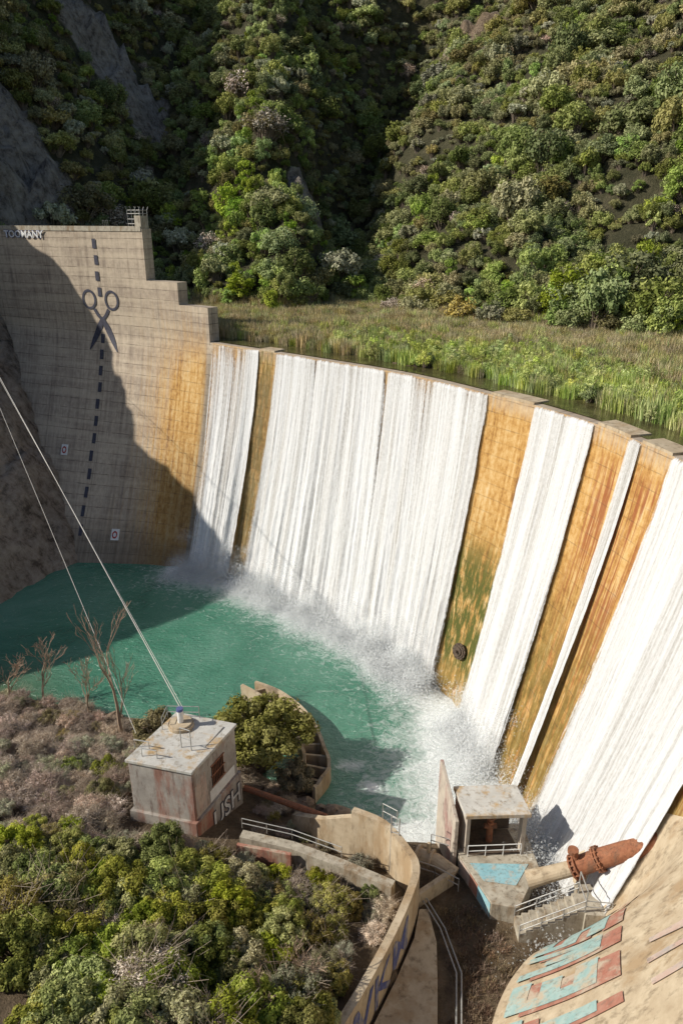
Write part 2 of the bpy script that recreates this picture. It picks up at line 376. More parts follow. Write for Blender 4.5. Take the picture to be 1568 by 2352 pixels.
def text_mesh(txt,mapf,name,mat,parent,size=1,bold=0.02):
    cu=bpy.data.curves.new(name,'FONT'); cu.body=txt; cu.size=size; cu.align_x='CENTER'; cu.resolution_u=3; cu.offset=bold
    o=bpy.data.objects.new('tmp_txt',cu); SC.collection.objects.link(o)
    dg=bpy.context.evaluated_depsgraph_get(); me=bpy.data.meshes.new_from_object(o.evaluated_get(dg))
    bpy.data.objects.remove(o)
    for v in me.vertices: v.co=Vector(mapf(v.co.x,v.co.y))
    me.materials.clear(); me.materials.append(mat); me.name=name
    ob=bpy.data.objects.new(name,me); link(ob,parent); return ob
st=Sof(-55.3,136.6)
def fmap(s0,z0,k,off):
    def f(x,y):
        p=F(s0+x*k,z0+y,off); return (p[0],p[1],z0+y)
    return f
text_mesh('TOOMANY',fmap(st,-3.15,1.15,.22),'toomany_graffiti_outline',M_blue,dam,1.6,.10)
text_mesh('TOOMANY',fmap(st,-3.15,1.15,.27),'toomany_graffiti',M_white,dam,1.6,.03)
for nm,(sx,sz) in zip(('lifebuoy_sign','lifebuoy_sign.001'),((Sof(-47.2,132.6),-36.6),(Sof(-34.4,126.),-47.6))):
    m=MB(); 
    def sp_(a,b,o): p=F(sx+a,sz+b,o); return (p[0],p[1],sz+b)
    m.hexa([sp_(-.75,-.75,.12),sp_(.75,-.75,.12),sp_(.75,-.75,.25),sp_(-.75,-.75,.25),sp_(-.75,.75,.12),sp_(.75,.75,.12),sp_(.75,.75,.25),sp_(-.75,.75,.25)],0)
    for i in range(16):
        a0,a1=2*math.pi*i/16,2*math.pi*(i+1)/16
        m.quad(*[sp_(r*math.cos(t),r*math.sin(t),.30) for r,t in ((.3,a0),(.52,a0),(.52,a1),(.3,a1))],m=(1 if i%4 else 2))
    m.build(nm,[M_white,M_sign_red,M_dkpaint])
m=MB(); vs=(SK[9]*.45+SK[10]*.55); vz=-45.9
pc=F(vs,vz,0.); un=-upn(vs); nn=Vector((un[0],un[1],.25)).normalized()
c0=Vector((pc[0],pc[1],vz))
m.tube([c0-nn*.5,c0+nn*.7],.72,20,0); m.tube([c0+nn*.45,c0+nn*.6],.95,20,0); m.tube([c0+nn*.7,c0+nn*.85],.5,16,0); m.tube([c0+nn*.85,c0+nn*1.2],.16,8,0)
for i in range(10):
    a=nn.cross(Vector((0,0,1))).normalized(); b=nn.cross(a); t=2*math.pi*i/10
    q=c0+a*.84*math.cos(t)+b*.84*math.sin(t); m.tube([q+nn*.55,q+nn*.72],.06,6,0)
m.tube([c0-nn*.3+Vector((0,0,-.7)),c0+nn*.25+Vector((0,0,-1.6))],.12,6,0)
m.build('outlet_valve_flange',[M_dkmetal_shade],None)

# ---------------------------------------------------------------- falls
wf=bpy.data.objects.new('waterfall',None); link(wf)
for a,b,nm in falls:
    n=int((b-a)/.14)+2; ss=np.linspace(a,b,n)
    rows=[(1.6,-17.86),(.8,-17.86),(.1,-17.9)]+[(0,z) for z in np.linspace(-18.3,-51.8,100)]
    R=len(rows); S=np.tile(ss,(R,1)); Z=np.tile(np.array([r[1] for r in rows])[:,None],(1,n)); OU=np.tile(np.array([r[0] for r in rows])[:,None],(1,n))
    tt=np.clip((LIP-Z)/33.5,0,1)
    fl=fbm(S*.8,Z*.022,5,4)*.55+fbm(S*3.0,Z*.08,9,3)*.13+fbm(S*2.5,Z*.9,19,3)*.10
    edge=np.minimum((S-a),(b-S)); 
    off=np.where(OU>0,-OU,.20+.55*tt**.7+fl*(.2+1.1*tt)*np.clip(tt*7,0,1))
    off=np.where(OU>0,off,np.maximum(off,.08))
    P=F(S,Z)-upn(S)*off[...,None]
    D=.59+.20*fbm(S*.30+3,Z*.010,21,4)+.14*tt
    D=D-.35*(1-sstep(0,.5+.8*tt,edge+.25*fbm(S*2,Z*.3,4)))
    if nm=='a': D=D-.08+.20*sstep(a+4,b-1.,S)-.10*(1-sstep(a,a+3,S))
    if nm=='b': D=D+.03-.22*np.exp(-((S-(a+8.2))/.45)**2)-.20*np.exp(-((S-(a+20.5))/.4)**2)
    if nm=='d': D=D+.24
    if nm in'ce': D=D+.06
    D=np.where(OU>0,.38,D)
    D=D-.05*np.exp(-((Z+18.3)/1.5)**2)
    grid_mesh('falling_sheet_'+nm,P[...,0],P[...,1],Z,[M_fall],uv=(S,Z),attrs=dict(dens=D),parent=wf)

# ---------------------------------------------------------------- terrain
def polyridge(X,Y,pts,slope,soft=4):
    h=np.full(X.shape,-1e3)
    for (a,b) in zip(pts[:-1],pts[1:]):
        ax,ay,az=a;bx,by,bz=b; dx,dy=bx-ax,by-ay; t=np.clip(((X-ax)*dx+(Y-ay)*dy)/(dx*dx+dy*dy),0,1)
        d=np.hypot(X-ax-dx*t,Y-ay-dy*t); h=np.maximum(h,az+(bz-az)*t-slope*(np.sqrt(d*d+soft*soft)-soft))
    return h
RL=[(-138,35,-45),(-128,58,-14),(-119.3,74.8,6),(-115,82.4,14.),(-112.8,87.3,20),(-106.8,109.2,16.5),(-99,127.8,27),(-100,145,31),(-100,165,38),(-98,190,46),(-96,232,66),(-94,330,118),(-90,430,170)]
RC=[(-9,146,-20),(-16,180,2),(-21,220,23),(-27,300,72),(-30,430,150)]
GL=[(8,160),(3,210),(8,260),(28,330)]
shore=np.array([(-120,78),(-60,76),(-39.9,72.5),(-22.4,67.6),(-12,63),(-5.7,56.8),(0,53.8),(2.65,52.9),(40,52.)])
def sd(X,Y):
    x=X.reshape(-1);y=Y.reshape(-1); P=Td[::4]; out=np.empty(len(x)); 
    U=np.array([upn(s) for s in Sd[::4]])
    for i in range(0,len(x),20000):
        dx=x[i:i+20000,None]-P[None,:,0]; dy=y[i:i+20000,None]-P[None,:,1]; k=np.argmin(dx*dx+dy*dy,1); r=np.arange(len(k))
        out[i:i+20000]=dx[r,k]*U[k,0]+dy[r,k]*U[k,1]
    return out.reshape(X.shape)
def dseg(X,Y,pts):
    d=np.full(X.shape,1e3)
    for (ax,ay),(bx,by) in zip(pts[:-1],pts[1:]):
        dx,dy=bx-ax,by-ay; t=np.clip(((X-ax)*dx+(Y-ay)*dy)/(dx*dx+dy*dy),0,1); d=np.minimum(d,np.hypot(X-ax-dx*t,Y-ay-dy*t))
    return d
def hL(X,Y):
    return polyridge(X,Y,RL,1.33,2)
def h_up(X,Y):
    d1=(X-5.9)*.744+(Y-157)*.667; d2=(X-31)*.555+(Y-129)*.832; d3=(X-52)*.28+(Y-115)*.96
    dr=np.minimum(np.minimum(d1,d2),d3)
    R=-18+.62*dr
    C=polyridge(X,Y,RC,.95)
    h=np.maximum(np.maximum(R,C),hL(X,Y))
    h=np.maximum(h,polyridge(X,Y,[(-160,430,150),(-40,430,165),(40,430,165)],.9,2))
    g=dseg(X,Y,GL); w=8+(Y-160)*.03
    h=h-np.clip((h+18)*.65,0,24)*np.exp(-(g/w)**2)
    n=fbm(X/28,Y/28,2,5)*8+fbm(X/9,Y/9,6,4)*2.8
    spur=6*np.abs(fbm((X*.8+Y*.6)/22,(X*-.3+Y*.8)/60,12,3))
    h=h+(n-spur)*sstep(-18,-4,h)
    mud=np.where(sd(X,Y)>4.5+2.5*fbm(X/6,Y/6,31),-17.8,-19.6)
    return np.maximum(h,mud)
wallpts=[(-6,20),(-2.5,26),(-.1,29.9),(1.26,32.1),(3.26,35.7),(4.9,39.2),(5.56,41.5),(4.9,43.4),(3.35,45.8),(.93,47.2)]
def h_dn(X,Y):
    sy=np.interp(X,shore[:,0],shore[:,1]); d=sy-Y
    b=np.where(d>0,POOL+.25*d,POOL+.5*d); b=np.minimum(b,-38)+fbm(X/6,Y/6,14)*.5*sstep(0,3,d)
    wx=np.interp(Y,[20,26,29.9,32.1,35.7,39.2,41.5,43.4,45.8,47.2,53,56],[-6,-2.5,-.1,1.26,3.26,4.9,5.5,4.8,3.2,.9,.5,-3])
    right=X>wx
    b=np.where(right,np.minimum(b,-49.3+.25*fbm(X/3,Y/3,8)),b)
    b=np.where(right&(Y>49.5),-53.,b)
    b=np.maximum(b,-55)
    r=hL(X,Y); l=r+fbm(X/14,Y/14,2,5)*3.+np.abs(fbm(X/5,Y/5,61,4))*4-2.4+fbm(X/1.8,Y/1.8,67,3)*1.1
    return np.maximum(b,l)
blobs=[(-77,183,16),(-66,170,7),(-68,256,16),(47,298,14),(-9,206,5)]
def rockmask(X,Y):
    m=np.zeros_like(X)
    for cx,cy,r in blobs: m=np.maximum(m,1-sstep(.6,1.15,np.hypot(X-cx,Y-cy)/r+.5*fbm(X/7,Y/7,77)))
    return m
xs=np.arange(-150,190,1.6); ys=np.arange(85,430,1.6); X,Y=np.meshgrid(xs,ys); H=h_up(X,Y); rm=rockmask(X,Y)
H=H+rm*(np.abs(fbm(X/6,Y/6,41,5))*12-1+np.abs(fbm(X/2.5,Y/4,43,3))*5)
cx=(X[:-1,:-1]+.8);cy=(Y[:-1,:-1]+.8); keep=sd(cx,cy)>1.4
dirt=np.where(H<-17.5,.6,0)+.9*(1-sstep(.6,1.2,np.hypot(X-47,Y-298)/14))
grid_mesh('hills',X,Y,H,[M_ter],attrs=dict(rock=rm,dirt=np.clip(dirt,0,1)),keep=keep)
xs=np.arange(-160,42,.8); ys=np.arange(2,160,.8); X,Y=np.meshgrid(xs,ys); H2=h_dn(X,Y)
cx=(X[:-1,:-1]+.4);cy=(Y[:-1,:-1]+.4); keep=sd(cx,cy)<1.9
lft=sstep(-36,-42,X)*sstep(74,84,Y)
grid_mesh('canyon_ground',X,Y,H2,[M_ter],attrs=dict(rock=np.clip(lft*1.4,0,1),dirt=(1-lft)*.85),keep=keep)

tw=NT('reservoir_water'); o=tw.obj()
M_res=tw.done(tw.bsdf(tw.ramp(tw.noise(o,.5,5),[(.35,(.045,.04,.018)),(.65,(.11,.10,.04))]),.12,tw.bump(tw.noise(o,3,3),.15,.05),0,.5))
ss=np.linspace(sC-4,sEnd,80); offs=np.array([.9,3,8,20,45]); S,O=np.meshgrid(ss,offs); P=Tp(S)+upn(S)*O[...,None]
grid_mesh('reservoir_water',P[...,0],P[...,1],np.full(S.shape,-17.88),[M_res])
xs=np.arange(-80,24,.7); ys=np.arange(44,116,.7); X,Y=np.meshgrid(xs,ys)
sl=np.linspace(sC+2,sEnd-14,140); BP=Bp(sl); D=np.full(X.shape,1e3); 
for q in BP: D=np.minimum(D,np.hypot(X-q[0],Y-q[1]))
near=sstep(76,52,Y)
foam=1.05*np.exp(-(D/(2.6+5.0*near))**1.3)+.30*np.exp(-D/9.)
foam=np.maximum(foam,1.1*np.exp(-((X-7)**2/14+(Y-50.5)**2/6)))
foam=np.maximum(foam,.62*np.exp(-((X-3)**2/3+(Y-57)**2/1.2)))
foam=np.maximum(foam,.50*np.exp(-((X-1.0)**2/3+(Y-60)**2/.8)))
shal=sstep(-28,-42,X)*sstep(82,72,Y)
grid_mesh('pool_water',X,Y,np.full(X.shape,POOL)+fbm(X/2,Y/2,3)*.06+.4*np.clip(foam-.5,0,1)*fbm(X/1.2,Y/1.2,5),[M_pool],attrs=dict(foam=foam,shallow=shal))

# ---------------------------------------------------------------- vegetation
def proto_mesh(name,V,Fc,mi,lc,mats):
    me=bpy.data.meshes.new(name)
    me.from_pydata(V.tolist(),[],Fc)
    for m in mats: me.materials.append(m)
    me.polygons.foreach_set('material_index',mi)
    at=me.attributes.new('lc','FLOAT','POINT'); at.data.foreach_set('value',np.asarray(lc,np.float32))
    me.update(); return me
def crown(name,mats,rad=(1,1,.8),ncl=22,nleaf=2000,leaf=.07,seed=0,branches=True,zc=.6,inner=.35,aspect=1.8,clr=(.16,.32),twig=0):
    g=np.random.default_rng(seed); rad=np.array(rad)
    d=g.normal(size=(ncl,3)); d[:,2]=np.abs(d[:,2])*.9-.25; d/=np.linalg.norm(d,axis=1,keepdims=True)
    r=inner+(1.1-inner)*g.random(ncl)**.6
    C=d*r[:,None]*rad*.78; C[:,2]+=zc; cr=g.uniform(clr[0],clr[1],ncl); ctone=g.random(ncl)
    k=g.integers(0,ncl,nleaf)
    ld=g.normal(size=(nleaf,3)); ld/=np.linalg.norm(ld,axis=1,keepdims=True)
    lr=cr[k]*(.35+.8*g.random(nleaf)**.7)
    p=C[k]+ld*lr[:,None]*np.array([1,1,.85]); p[:,2]=np.maximum(p[:,2],-.05)
    nrm=ld*1.0+g.normal(size=(nleaf,3))*.42+np.array([0,0,.35]); nrm/=np.linalg.norm(nrm,axis=1,keepdims=True)
    t=np.cross(nrm,g.normal(size=(nleaf,3))); t/=np.linalg.norm(t,axis=1,keepdims=True)+1e-9; b=np.cross(nrm,t)
    L=leaf*g.uniform(.6,1.4,nleaf)[:,None]
    V=np.stack([p-t*L*.5*aspect,p+b*L*.5,p+t*L*.5*aspect,p-b*L*.5],1).reshape(-1,3)
    Fl=np.arange(nleaf*4).reshape(-1,4).tolist(); lc=np.repeat(np.clip(.1+.5*ctone[k]+.45*g.random(nleaf),0,1),4)
    mi=[0]*nleaf
    mb=MB()
    if branches:
        for i in range(ncl):
            q=C[i]; mid=q*np.array([.45,.45,.5])+g.normal(size=3)*.05
            mb.tube([(0,0,-.3),tuple(mid),tuple(q)],[.045,.025,.01],4,1,False)
    for i in range(twig):
        q=C[g.integers(0,ncl)]; e=q+g.normal(size=3)*.35; mb.tube([tuple(q*.6),tuple(q),tuple(e)],[.010,.006,.003],3,1,False)
    if mb.v:
        o=len(V); V=np.vstack([V,np.array(mb.v)]); Fl+= [tuple(a+o for a in f) for f in mb.f]; mi+=[1]*len(mb.f); lc=np.concatenate([lc,np.full(len(mb.v),.5)])
    return proto_mesh(name,V,Fl,mi,lc,mats)
def tuft(name,mats,n=60,h=1.,w=.02,spread=.5,lean=.25,seed=0):
    g=np.random.default_rng(seed); V=[];Fl=[];lc=[]
    for i in range(n):
        a=g.uniform(0,6.28); r=spread*math.sqrt(g.random()); x,y=r*math.cos(a),r*math.sin(a); hh=h*g.uniform(.55,1.1); la=g.uniform(0,6.28); ln=lean*g.random()
        ux,uy=math.cos(la+1.57)*w,math.sin(la+1.57)*w; k=len(V)
        mx,my=x+math.cos(la)*ln*.35,y+math.sin(la)*ln*.35; ex,ey=x+math.cos(la)*ln,y+math.sin(la)*ln
        V+=[(x-ux,y-uy,-.1),(x+ux,y+uy,-.1),(mx+ux*.8,my+uy*.8,hh*.6),(mx-ux*.8,my-uy*.8,hh*.6),(ex,ey,hh)]
        Fl+=[(k,k+1,k+2,k+3),(k+3,k+2,k+4)]; c=g.random(); lc+=[c]*5
    return proto_mesh(name,np.array(V),Fl,[0]*len(Fl),lc,mats)
def collection(name,meshes):
    c=bpy.data.collections.new(name)
    for i,m in enumerate(meshes):
        o=bpy.data.objects.new('%s_%02d'%(name,i),m); c.objects.link(o)
    return c
def scatter(name,pts,scl,rot,idx,coll,parent=None):
    me=bpy.data.meshes.new(name); me.from_pydata([tuple(p) for p in pts],[],[])
    a=me.attributes.new('scl','FLOAT_VECTOR','POINT'); a.data.foreach_set('vector',np.asarray(scl,np.float32).reshape(-1))
    a=me.attributes.new('rot','FLOAT_VECTOR','POINT'); a.data.foreach_set('vector',np.asarray(rot,np.float32).reshape(-1))
    a=me.attributes.new('pick','INT','POINT'); a.data.foreach_set('value',np.asarray(idx,np.int32))
    o=bpy.data.objects.new(name,me); link(o,parent)
    ng=bpy.data.node_groups.new(name+'_nodes','GeometryNodeTree')
    ng.interface.new_socket('Geometry',in_out='INPUT',socket_type='NodeSocketGeometry'); ng.interface.new_socket('Geometry',in_out='OUTPUT',socket_type='NodeSocketGeometry')
    gi=ng.nodes.new('NodeGroupInput'); go=ng.nodes.new('NodeGroupOutput'); ip=ng.nodes.new('GeometryNodeInstanceOnPoints'); ci=ng.nodes.new('GeometryNodeCollectionInfo')
    ci.inputs['Collection'].default_value=coll; ci.inputs['Separate Children'].default_value=True; ci.inputs['Reset Children'].default_value=True
    ip.inputs['Pick Instance'].default_value=True
    def na(nm,ty):
        n=ng.nodes.new('GeometryNodeInputNamedAttribute'); n.data_type=ty; n.inputs['Name'].default_value=nm; return [q for q in n.outputs if q.enabled and q.name=='Attribute'][0]
    L=ng.links.new
    L(gi.outputs[0],ip.inputs['Points']); L(ci.outputs[0],ip.inputs['Instance']); L(na('scl','FLOAT_VECTOR'),ip.inputs['Scale']); L(na('rot','FLOAT_VECTOR'),ip.inputs['Rotation']); L(na('pick','INT'),ip.inputs['Instance Index'])
    L(ip.outputs[0],go.inputs[0])
    md=o.modifiers.new('instances','NODES'); md.node_group=ng; return o
hillP=[]
for i,(mt,kw) in enumerate([(LF_hill,dict()),(LF_hill,dict(rad=(.9,.9,1.2))),(LF_hill,dict(rad=(1.1,.9,.7))),(LF_olive,dict()),(LF_olive,dict(rad=(1,1,.6))),(LF_sage,dict(rad=(1,1,.6),clr=(.12,.24))),(LF_bright,dict(rad=(.85,.85,1.3))),(LF_dry,dict(rad=(1,1,.6),nleaf=900,twig=60,leaf=.045)),(LF_yel,dict(rad=(.8,.8,1.),nleaf=1400))]):
    k=dict(nleaf=2800,leaf=.07,seed=10+i,ncl=40); k.update(kw); hillP.append(crown('hill_shrub_%d'%i,[mt,M_bark],**k))
c_hill=collection('hill_shrub_types',hillP)
st_=2.6; gx,gy=np.meshgrid(np.arange(-125,180,st_),np.arange(110,380,st_)); gx=gx.reshape(-1)+RNG.uniform(-1.5,1.5,gx.size); gy=gy.reshape(-1)+RNG.uniform(-1.5,1.5,gy.size)
hh=h_up(gx,gy); s_d=sd(gx,gy); ratio=gx/gy
ok=(hh>-17.3)&(s_d>3)&(ratio>-.56)&(ratio<.60)&(rockmask(gx,gy)<.35+.3*RNG.random(gx.size))
gx,gy,hh=gx[ok],gy[ok],hh[ok]; n=len(gx)
sz=RNG.uniform(.9,2.4,n)*(1+.5*(fbm(gx/12,gy/12,55)>.15))
big=RNG.random(n)<.14; sz=np.where(big,sz*1.8,sz)
zone=fbm(gx/30,gy/30,91); pick=np.where(zone>.15,RNG.choice([3,4,5,0,2],n,p=[.35,.22,.13,.2,.1]),RNG.choice([0,1,2,3,5,6],n,p=[.34,.22,.20,.12,.04,.08]))
cz=np.exp(-((gx+28)/15)**2)*(gy<235); pick=np.where(RNG.random(n)<cz*.4,6,pick)
pick=np.where(RNG.random(n)<.02,7,pick)
foot=(hh<-10); pick=np.where(foot&(gx>20)&(RNG.random(n)<.3),6,pick)
scl=np.stack([sz*RNG.uniform(.85,1.15,n),sz*RNG.uniform(.85,1.15,n),sz*RNG.uniform(.8,1.5,n)],1)
rot=np.stack([RNG.uniform(-.25,.25,n),RNG.uniform(-.25,.25,n),RNG.uniform(0,6.28,n)],1)
scatter('hillside_shrubs',np.stack([gx,gy,hh-.2],1),scl,rot,pick,c_hill)
fp=[];fs=[];fi=[]
for (x,y,s,i) in [(21.5,137,3.4,8),(56,112,3,6),(50,117,3.2,6),(46,119,2.6,0),(38,125,3,0),(30,130.5,2.8,4),(26,133,3,5),(14,147,3,3),(10,151,2.6,7),(60,118,3.4,6),(43,122,2.8,4)]:
    fp.append((x,y,float(h_up(np.array([x]),np.array([y]))[0])-.1)); fs.append((s,s,s*1.1)); fi.append(i)
scatter('lakeside_trees',fp,fs,[(0,0,i*1.3) for i in range(len(fp))],fi,c_hill)
reedP=[tuft('reed_brown_a',[LF_reedb],70,1.,.022,.6,.35,1),tuft('reed_brown_b',[LF_reedb],70,1.,.022,.6,.8,2),tuft('reed_green_a',[LF_reedg],60,1.,.028,.6,.4,3),crown('reed_willow',[LF_reedg,M_bark],rad=(.7,.7,1.),nleaf=900,leaf=.06,seed=3,aspect=3.,zc=.5)]
c_reed=collection('reed_types',reedP)
gx,gy=np.meshgrid(np.arange(-45,90,.85),np.arange(45,165,.85)); gx=gx.reshape(-1)+RNG.uniform(-.5,.5,gx.size); gy=gy.reshape(-1)+RNG.uniform(-.5,.5,gy.size)
hh=h_up(gx,gy); s_d=sd(gx,gy); ok=(hh<-15.5)&(hh>-18.5)&(s_d>4.0)&(gx/gy<.62); gx,gy,hh,s_d=gx[ok],gy[ok],hh[ok],s_d[ok]; n=len(gx)
gr=sstep(26,13,s_d+9*fbm(gx/8,gy/8,71))*sstep(-4,8,gx)
r=RNG.random(n); pick=np.where(r<gr*.85,np.where(RNG.random(n)<.25,3,2),np.where(RNG.random(n)<.25,1,0)); pick=np.where((gr<.3)&(RNG.random(n)<.12),2,pick)
sz=RNG.uniform(.9,1.6,n)*(1+.5*fbm(gx/5,gy/5,72)); hz=np.where(pick==3,sz*1.2,sz*1.3)
scatter('lakeside_reeds',np.stack([gx,gy,hh-.05],1),np.stack([sz,sz,hz],1),np.stack([n*[0],n*[0],RNG.uniform(0,6.28,n)],1),pick,c_reed)
# spray droplets thrown up at the foot of the falls
ts=NT('water_spray'); tdf=ts.n('ShaderNodeBsdfDiffuse'); tdf.inputs[0].default_value=(.78,.80,.80,1); ttp=ts.n('ShaderNodeBsdfTransparent'); tmx=ts.n('ShaderNodeMixShader'); tmx.inputs[0].default_value=.26
ts.l(ttp.outputs[0],tmx.inputs[1]); ts.l(tdf.outputs[0],tmx.inputs[2]); M_spray=ts.done(tmx.outputs[0])
g=np.random.default_rng(5); N_=520; p=g.normal(size=(N_,3))*np.array([.65,.65,.5]); p[:,2]=np.abs(p[:,2])**1.2
nr=g.normal(size=(N_,3))*.5+np.array([-.8,-.4,.5]); nr/=np.linalg.norm(nr,axis=1,keepdims=True); t_=np.cross(nr,g.normal(size=(N_,3))); t_/=np.linalg.norm(t_,axis=1,keepdims=True); b_=np.cross(nr,t_); L_=.042*g.uniform(.4,1.4,N_)[:,None]
V=np.stack([p-t_*L_,p+b_*L_,p+t_*L_,p-b_*L_],1).reshape(-1,3)
c_spray=collection('spray_types',[proto_mesh('spray_puff',V,np.arange(N_*4).reshape(-1,4).tolist(),[0]*N_,np.zeros(N_*4),[M_spray])])
pts=[];scl=[];rts=[]
for a,b,nm in falls:
    for i in range(int((b-a)*18)):
        s_i=random.uniform(a-.3,b+.3)
        o_=abs(random.gauss(0,2.2))+.6; z_=-51.5+max(0,random.expovariate(1/1.1)-.2)*(1 if o_<3 else .3)
        q=F(s_i,max(z_,-51.4),o_); pts.append((q[0],q[1],z_)); s_=random.uniform(.7,1.8); scl.append((s_,s_,s_)); rts.append((0,0,random.uniform(-.6,.6)))
scatter('falls_spray',pts,scl,rts,[0]*len(pts),c_spray,wf)

foreP=[crown('fore_a',[LF_fore,M_bark],rad=(1,1,.75),ncl=80,nleaf=15000,leaf=.042,seed=31,clr=(.12,.24),aspect=2.2),
       crown('fore_b',[LF_fore,M_bark],rad=(1.1,.9,.8),ncl=80,nleaf=15000,leaf=.042,seed=32,clr=(.12,.24),aspect=2.2),
       crown('fore_olive',[LF_foreo,M_twig],rad=(1,1,.6),ncl=70,nleaf=9000,leaf=.033,seed=33,clr=(.10,.24),twig=250,aspect=2.2),
       crown('fore_dry',[LF_dry,M_twig],rad=(1,1,.55),ncl=60,nleaf=5000,leaf=.024,seed=34,clr=(.12,.28),twig=600,aspect=3),
       crown('fore_sage',[LF_sage,M_twig],rad=(1,1,.55),ncl=60,nleaf=7000,leaf=.03,seed=35,clr=(.12,.24),twig=200,aspect=2.5),
       crown('fore_dark',[LF_foreo,M_bark],rad=(1,1,.85),ncl=70,nleaf=14000,leaf=.04,seed=36,clr=(.12,.25),aspect=2.)]
c_fore=collection('bank_shrub_types',foreP)
pts=[];scl=[];pk=[]
def inhouse(x,y): return (-19<x<-7.6) and (45.8<y<56)
gx,gy=np.meshgrid(np.arange(-48,6,1.6),np.arange(17,74,1.6)); 
for x,y in zip(gx.reshape(-1),gy.reshape(-1)):
    x+=random.uniform(-.9,.9); y+=random.uniform(-.9,.9)
    sy=np.interp(x,shore[:,0],shore[:,1]); wx=np.interp(y,[20,26,29.9,32.1,35.7,39.2,41.5,45.8,47.2],[-6,-2.5,-.1,1.26,3.26,4.9,5.5,3.2,.9])
    if y>sy-1.2 or x>wx-1.5 or inhouse(x,y): continue
    if abs(x)/max(y,1)>.62: continue
    if -9.<x<5 and 42.5<y: 
        if random.random()<.15: continue
        s=random.uniform(.5,1.2); k=random.choice([3,3,2,4])
    elif y<43.5 and x<-4.5+(40-y)*.1+2*math.sin(y*.9):
        s=random.uniform(1.1,2.7); k=random.choices([0,1,5,2,4,3],[.36,.32,.10,.12,.05,.05])[0]
        if y>40: s*=.75
    elif y<43.5:
        s=random.uniform(.9,1.8); k=random.choices([0,2,3,4,5],[.14,.33,.25,.12,.16])[0]
    elif y<60 and x<-16:
        s=random.uniform(.9,1.6); k=random.choices([3,4,2,0],[.60,.26,.09,.05])[0]
    else:
        s=random.uniform(.8,1.4); k=random.choices([3,2,4],[.75,.15,.1])[0]
    z=float(h_dn(np.array([x]),np.array([y]))[0]); pts.append((x,y,z-.15)); scl.append((s,s,s*random.uniform(.85,1.25))); pk.append(k)
scatter('bank_shrubs',pts,scl,[(random.uniform(-.25,.25),random.uniform(-.25,.25),random.uniform(0,6.28)) for _ in pts],pk,c_fore)
tr=crown('oak_crown',[LF_foreo,M_bark],rad=(1.15,.95,.85),ncl=110,nleaf=26000,leaf=.035,seed=51,clr=(.10,.24),zc=.75,aspect=2)
o=bpy.data.objects.new('oak_tree',tr); link(o); o.location=(-8.2,59.2,-50.6); o.scale=(5.4,4.6,4.8)
tr2=crown('oak_crown_small',[LF_foreo,M_bark],rad=(1,1,.85),ncl=60,nleaf=12000,leaf=.05,seed=52,clr=(.12,.26),zc=.7,aspect=2)
for k,(x,y,z,s) in enumerate([(-18.5,60.5,-49.5,2.6),(-4.4,55.8,-50.8,2.0)]):
    o=bpy.data.objects.new('oak_tree',tr2); link(o); o.location=(x,y,z); o.scale=(s,s,s)
def bare(name,base,h,seed,spread=.5):
    random.seed(seed); mb=MB()
    def rec(p,d,l,r,lv):
        q=p; pts_=[p]; dd=d.copy()
        for k in range(3):
            dd=(dd+Vector((random.uniform(-1,1),random.uniform(-1,1),random.uniform(-.3,.6)))*.13).normalized(); q=q+dd*l/3; pts_.append(q)
        mb.tube(pts_,[r,r*.85,r*.7,r*.55],5 if lv<2 else 3,0,False)
        if lv>=5: return
        for k in range(3 if lv<4 else 2):
            nd=(dd+Vector((random.uniform(-1,1),random.uniform(-1,1),random.uniform(-.2,.6)))*spread*1.2).normalized()
            rec(pts_[random.choice([1,2,3]) if k else 3],nd,l*random.uniform(.55,.8),max(r*.52,.024),lv+1)
    rec(Vector(base),Vector((.03,0,1)),h*.34,h*.015,0)
    return mb.build(name,[M_tree])
bare('bare_tree',(-22.8,62.8,-49.9),15.5,3,.42); bare('bare_tree',(-34,70.6,-50.8),9.5,5,.7); bare('bare_tree',(-27.2,66,-50.4),9,8,.65); bare('bare_tree',(-37.5,70.,-50.6),8,15,.8)
bare('bare_tree',(-2.5,33,-46),5,11,.8); bare('bare_tree',(-9.5,27,-43.5),5.5,12,.9); bare('bare_tree',(-5,30,-44.5),5,14,.9)
random.seed(99)

# ---------------------------------------------------------------- valve house
vh=bpy.data.objects.new('valve_house',None); link(vh)
A=Vector((-17.6,48.5));B=Vector((-11.9,47.0));C=Vector((-9.15,53.1));D=Vector((-14.7,54.8)); ctr=(A+B+C+D)/4
M_wallr=plain('graffiti_wall',(.27,.24,.21),(.46,.42,.37),.7,.85,stain=(.30,.16,.12))
def exp_(k): return [tuple(ctr+(p-ctr)*k) for p in (A,B,C,D)]
mb=MB(); mb.prism(exp_(.96),-51,-41.3,0); mb.build('walls',[M_wallr],vh,bevel=.05)
mb=MB(); mb.prism(exp_(1.01),-41.3,-41.0,0); mb.build('roof_slab',[M_roof],vh,bevel=.05)
mb=MB(); mb.prism(exp_(1.035),-51,-46.2,0); mb.build('lower_wall',[M_wallr],vh,bevel=.05)
def onface(P0,P1,k=.96,off=.03):
    P0=ctr+(P0-ctr)*k;P1=ctr+(P1-ctr)*k; d=(P1-P0); L=d.length; d=d/L; n=Vector((d.y,-d.x))
    def f(a,z,o=off): p=P0+d*a+n*o; return (p.x,p.y,z)
    return f,L
f,L=onface(B,C); mb=MB()
mb.quad(f(2.6,-44.6,.02),f(4.4,-44.6,.02),f(4.4,-42.6,.02),f(2.6,-42.6,.02),0)
for k in range(8): mb.tube([f(2.7+k*.23,-44.6,.06),f(2.7+k*.23,-42.6,.06)],.035,5,1)
for zz in (-44.65,-43.6,-42.55): mb.tube([f(2.5,zz,.07),f(4.5,zz,.07)],.06,5,1)
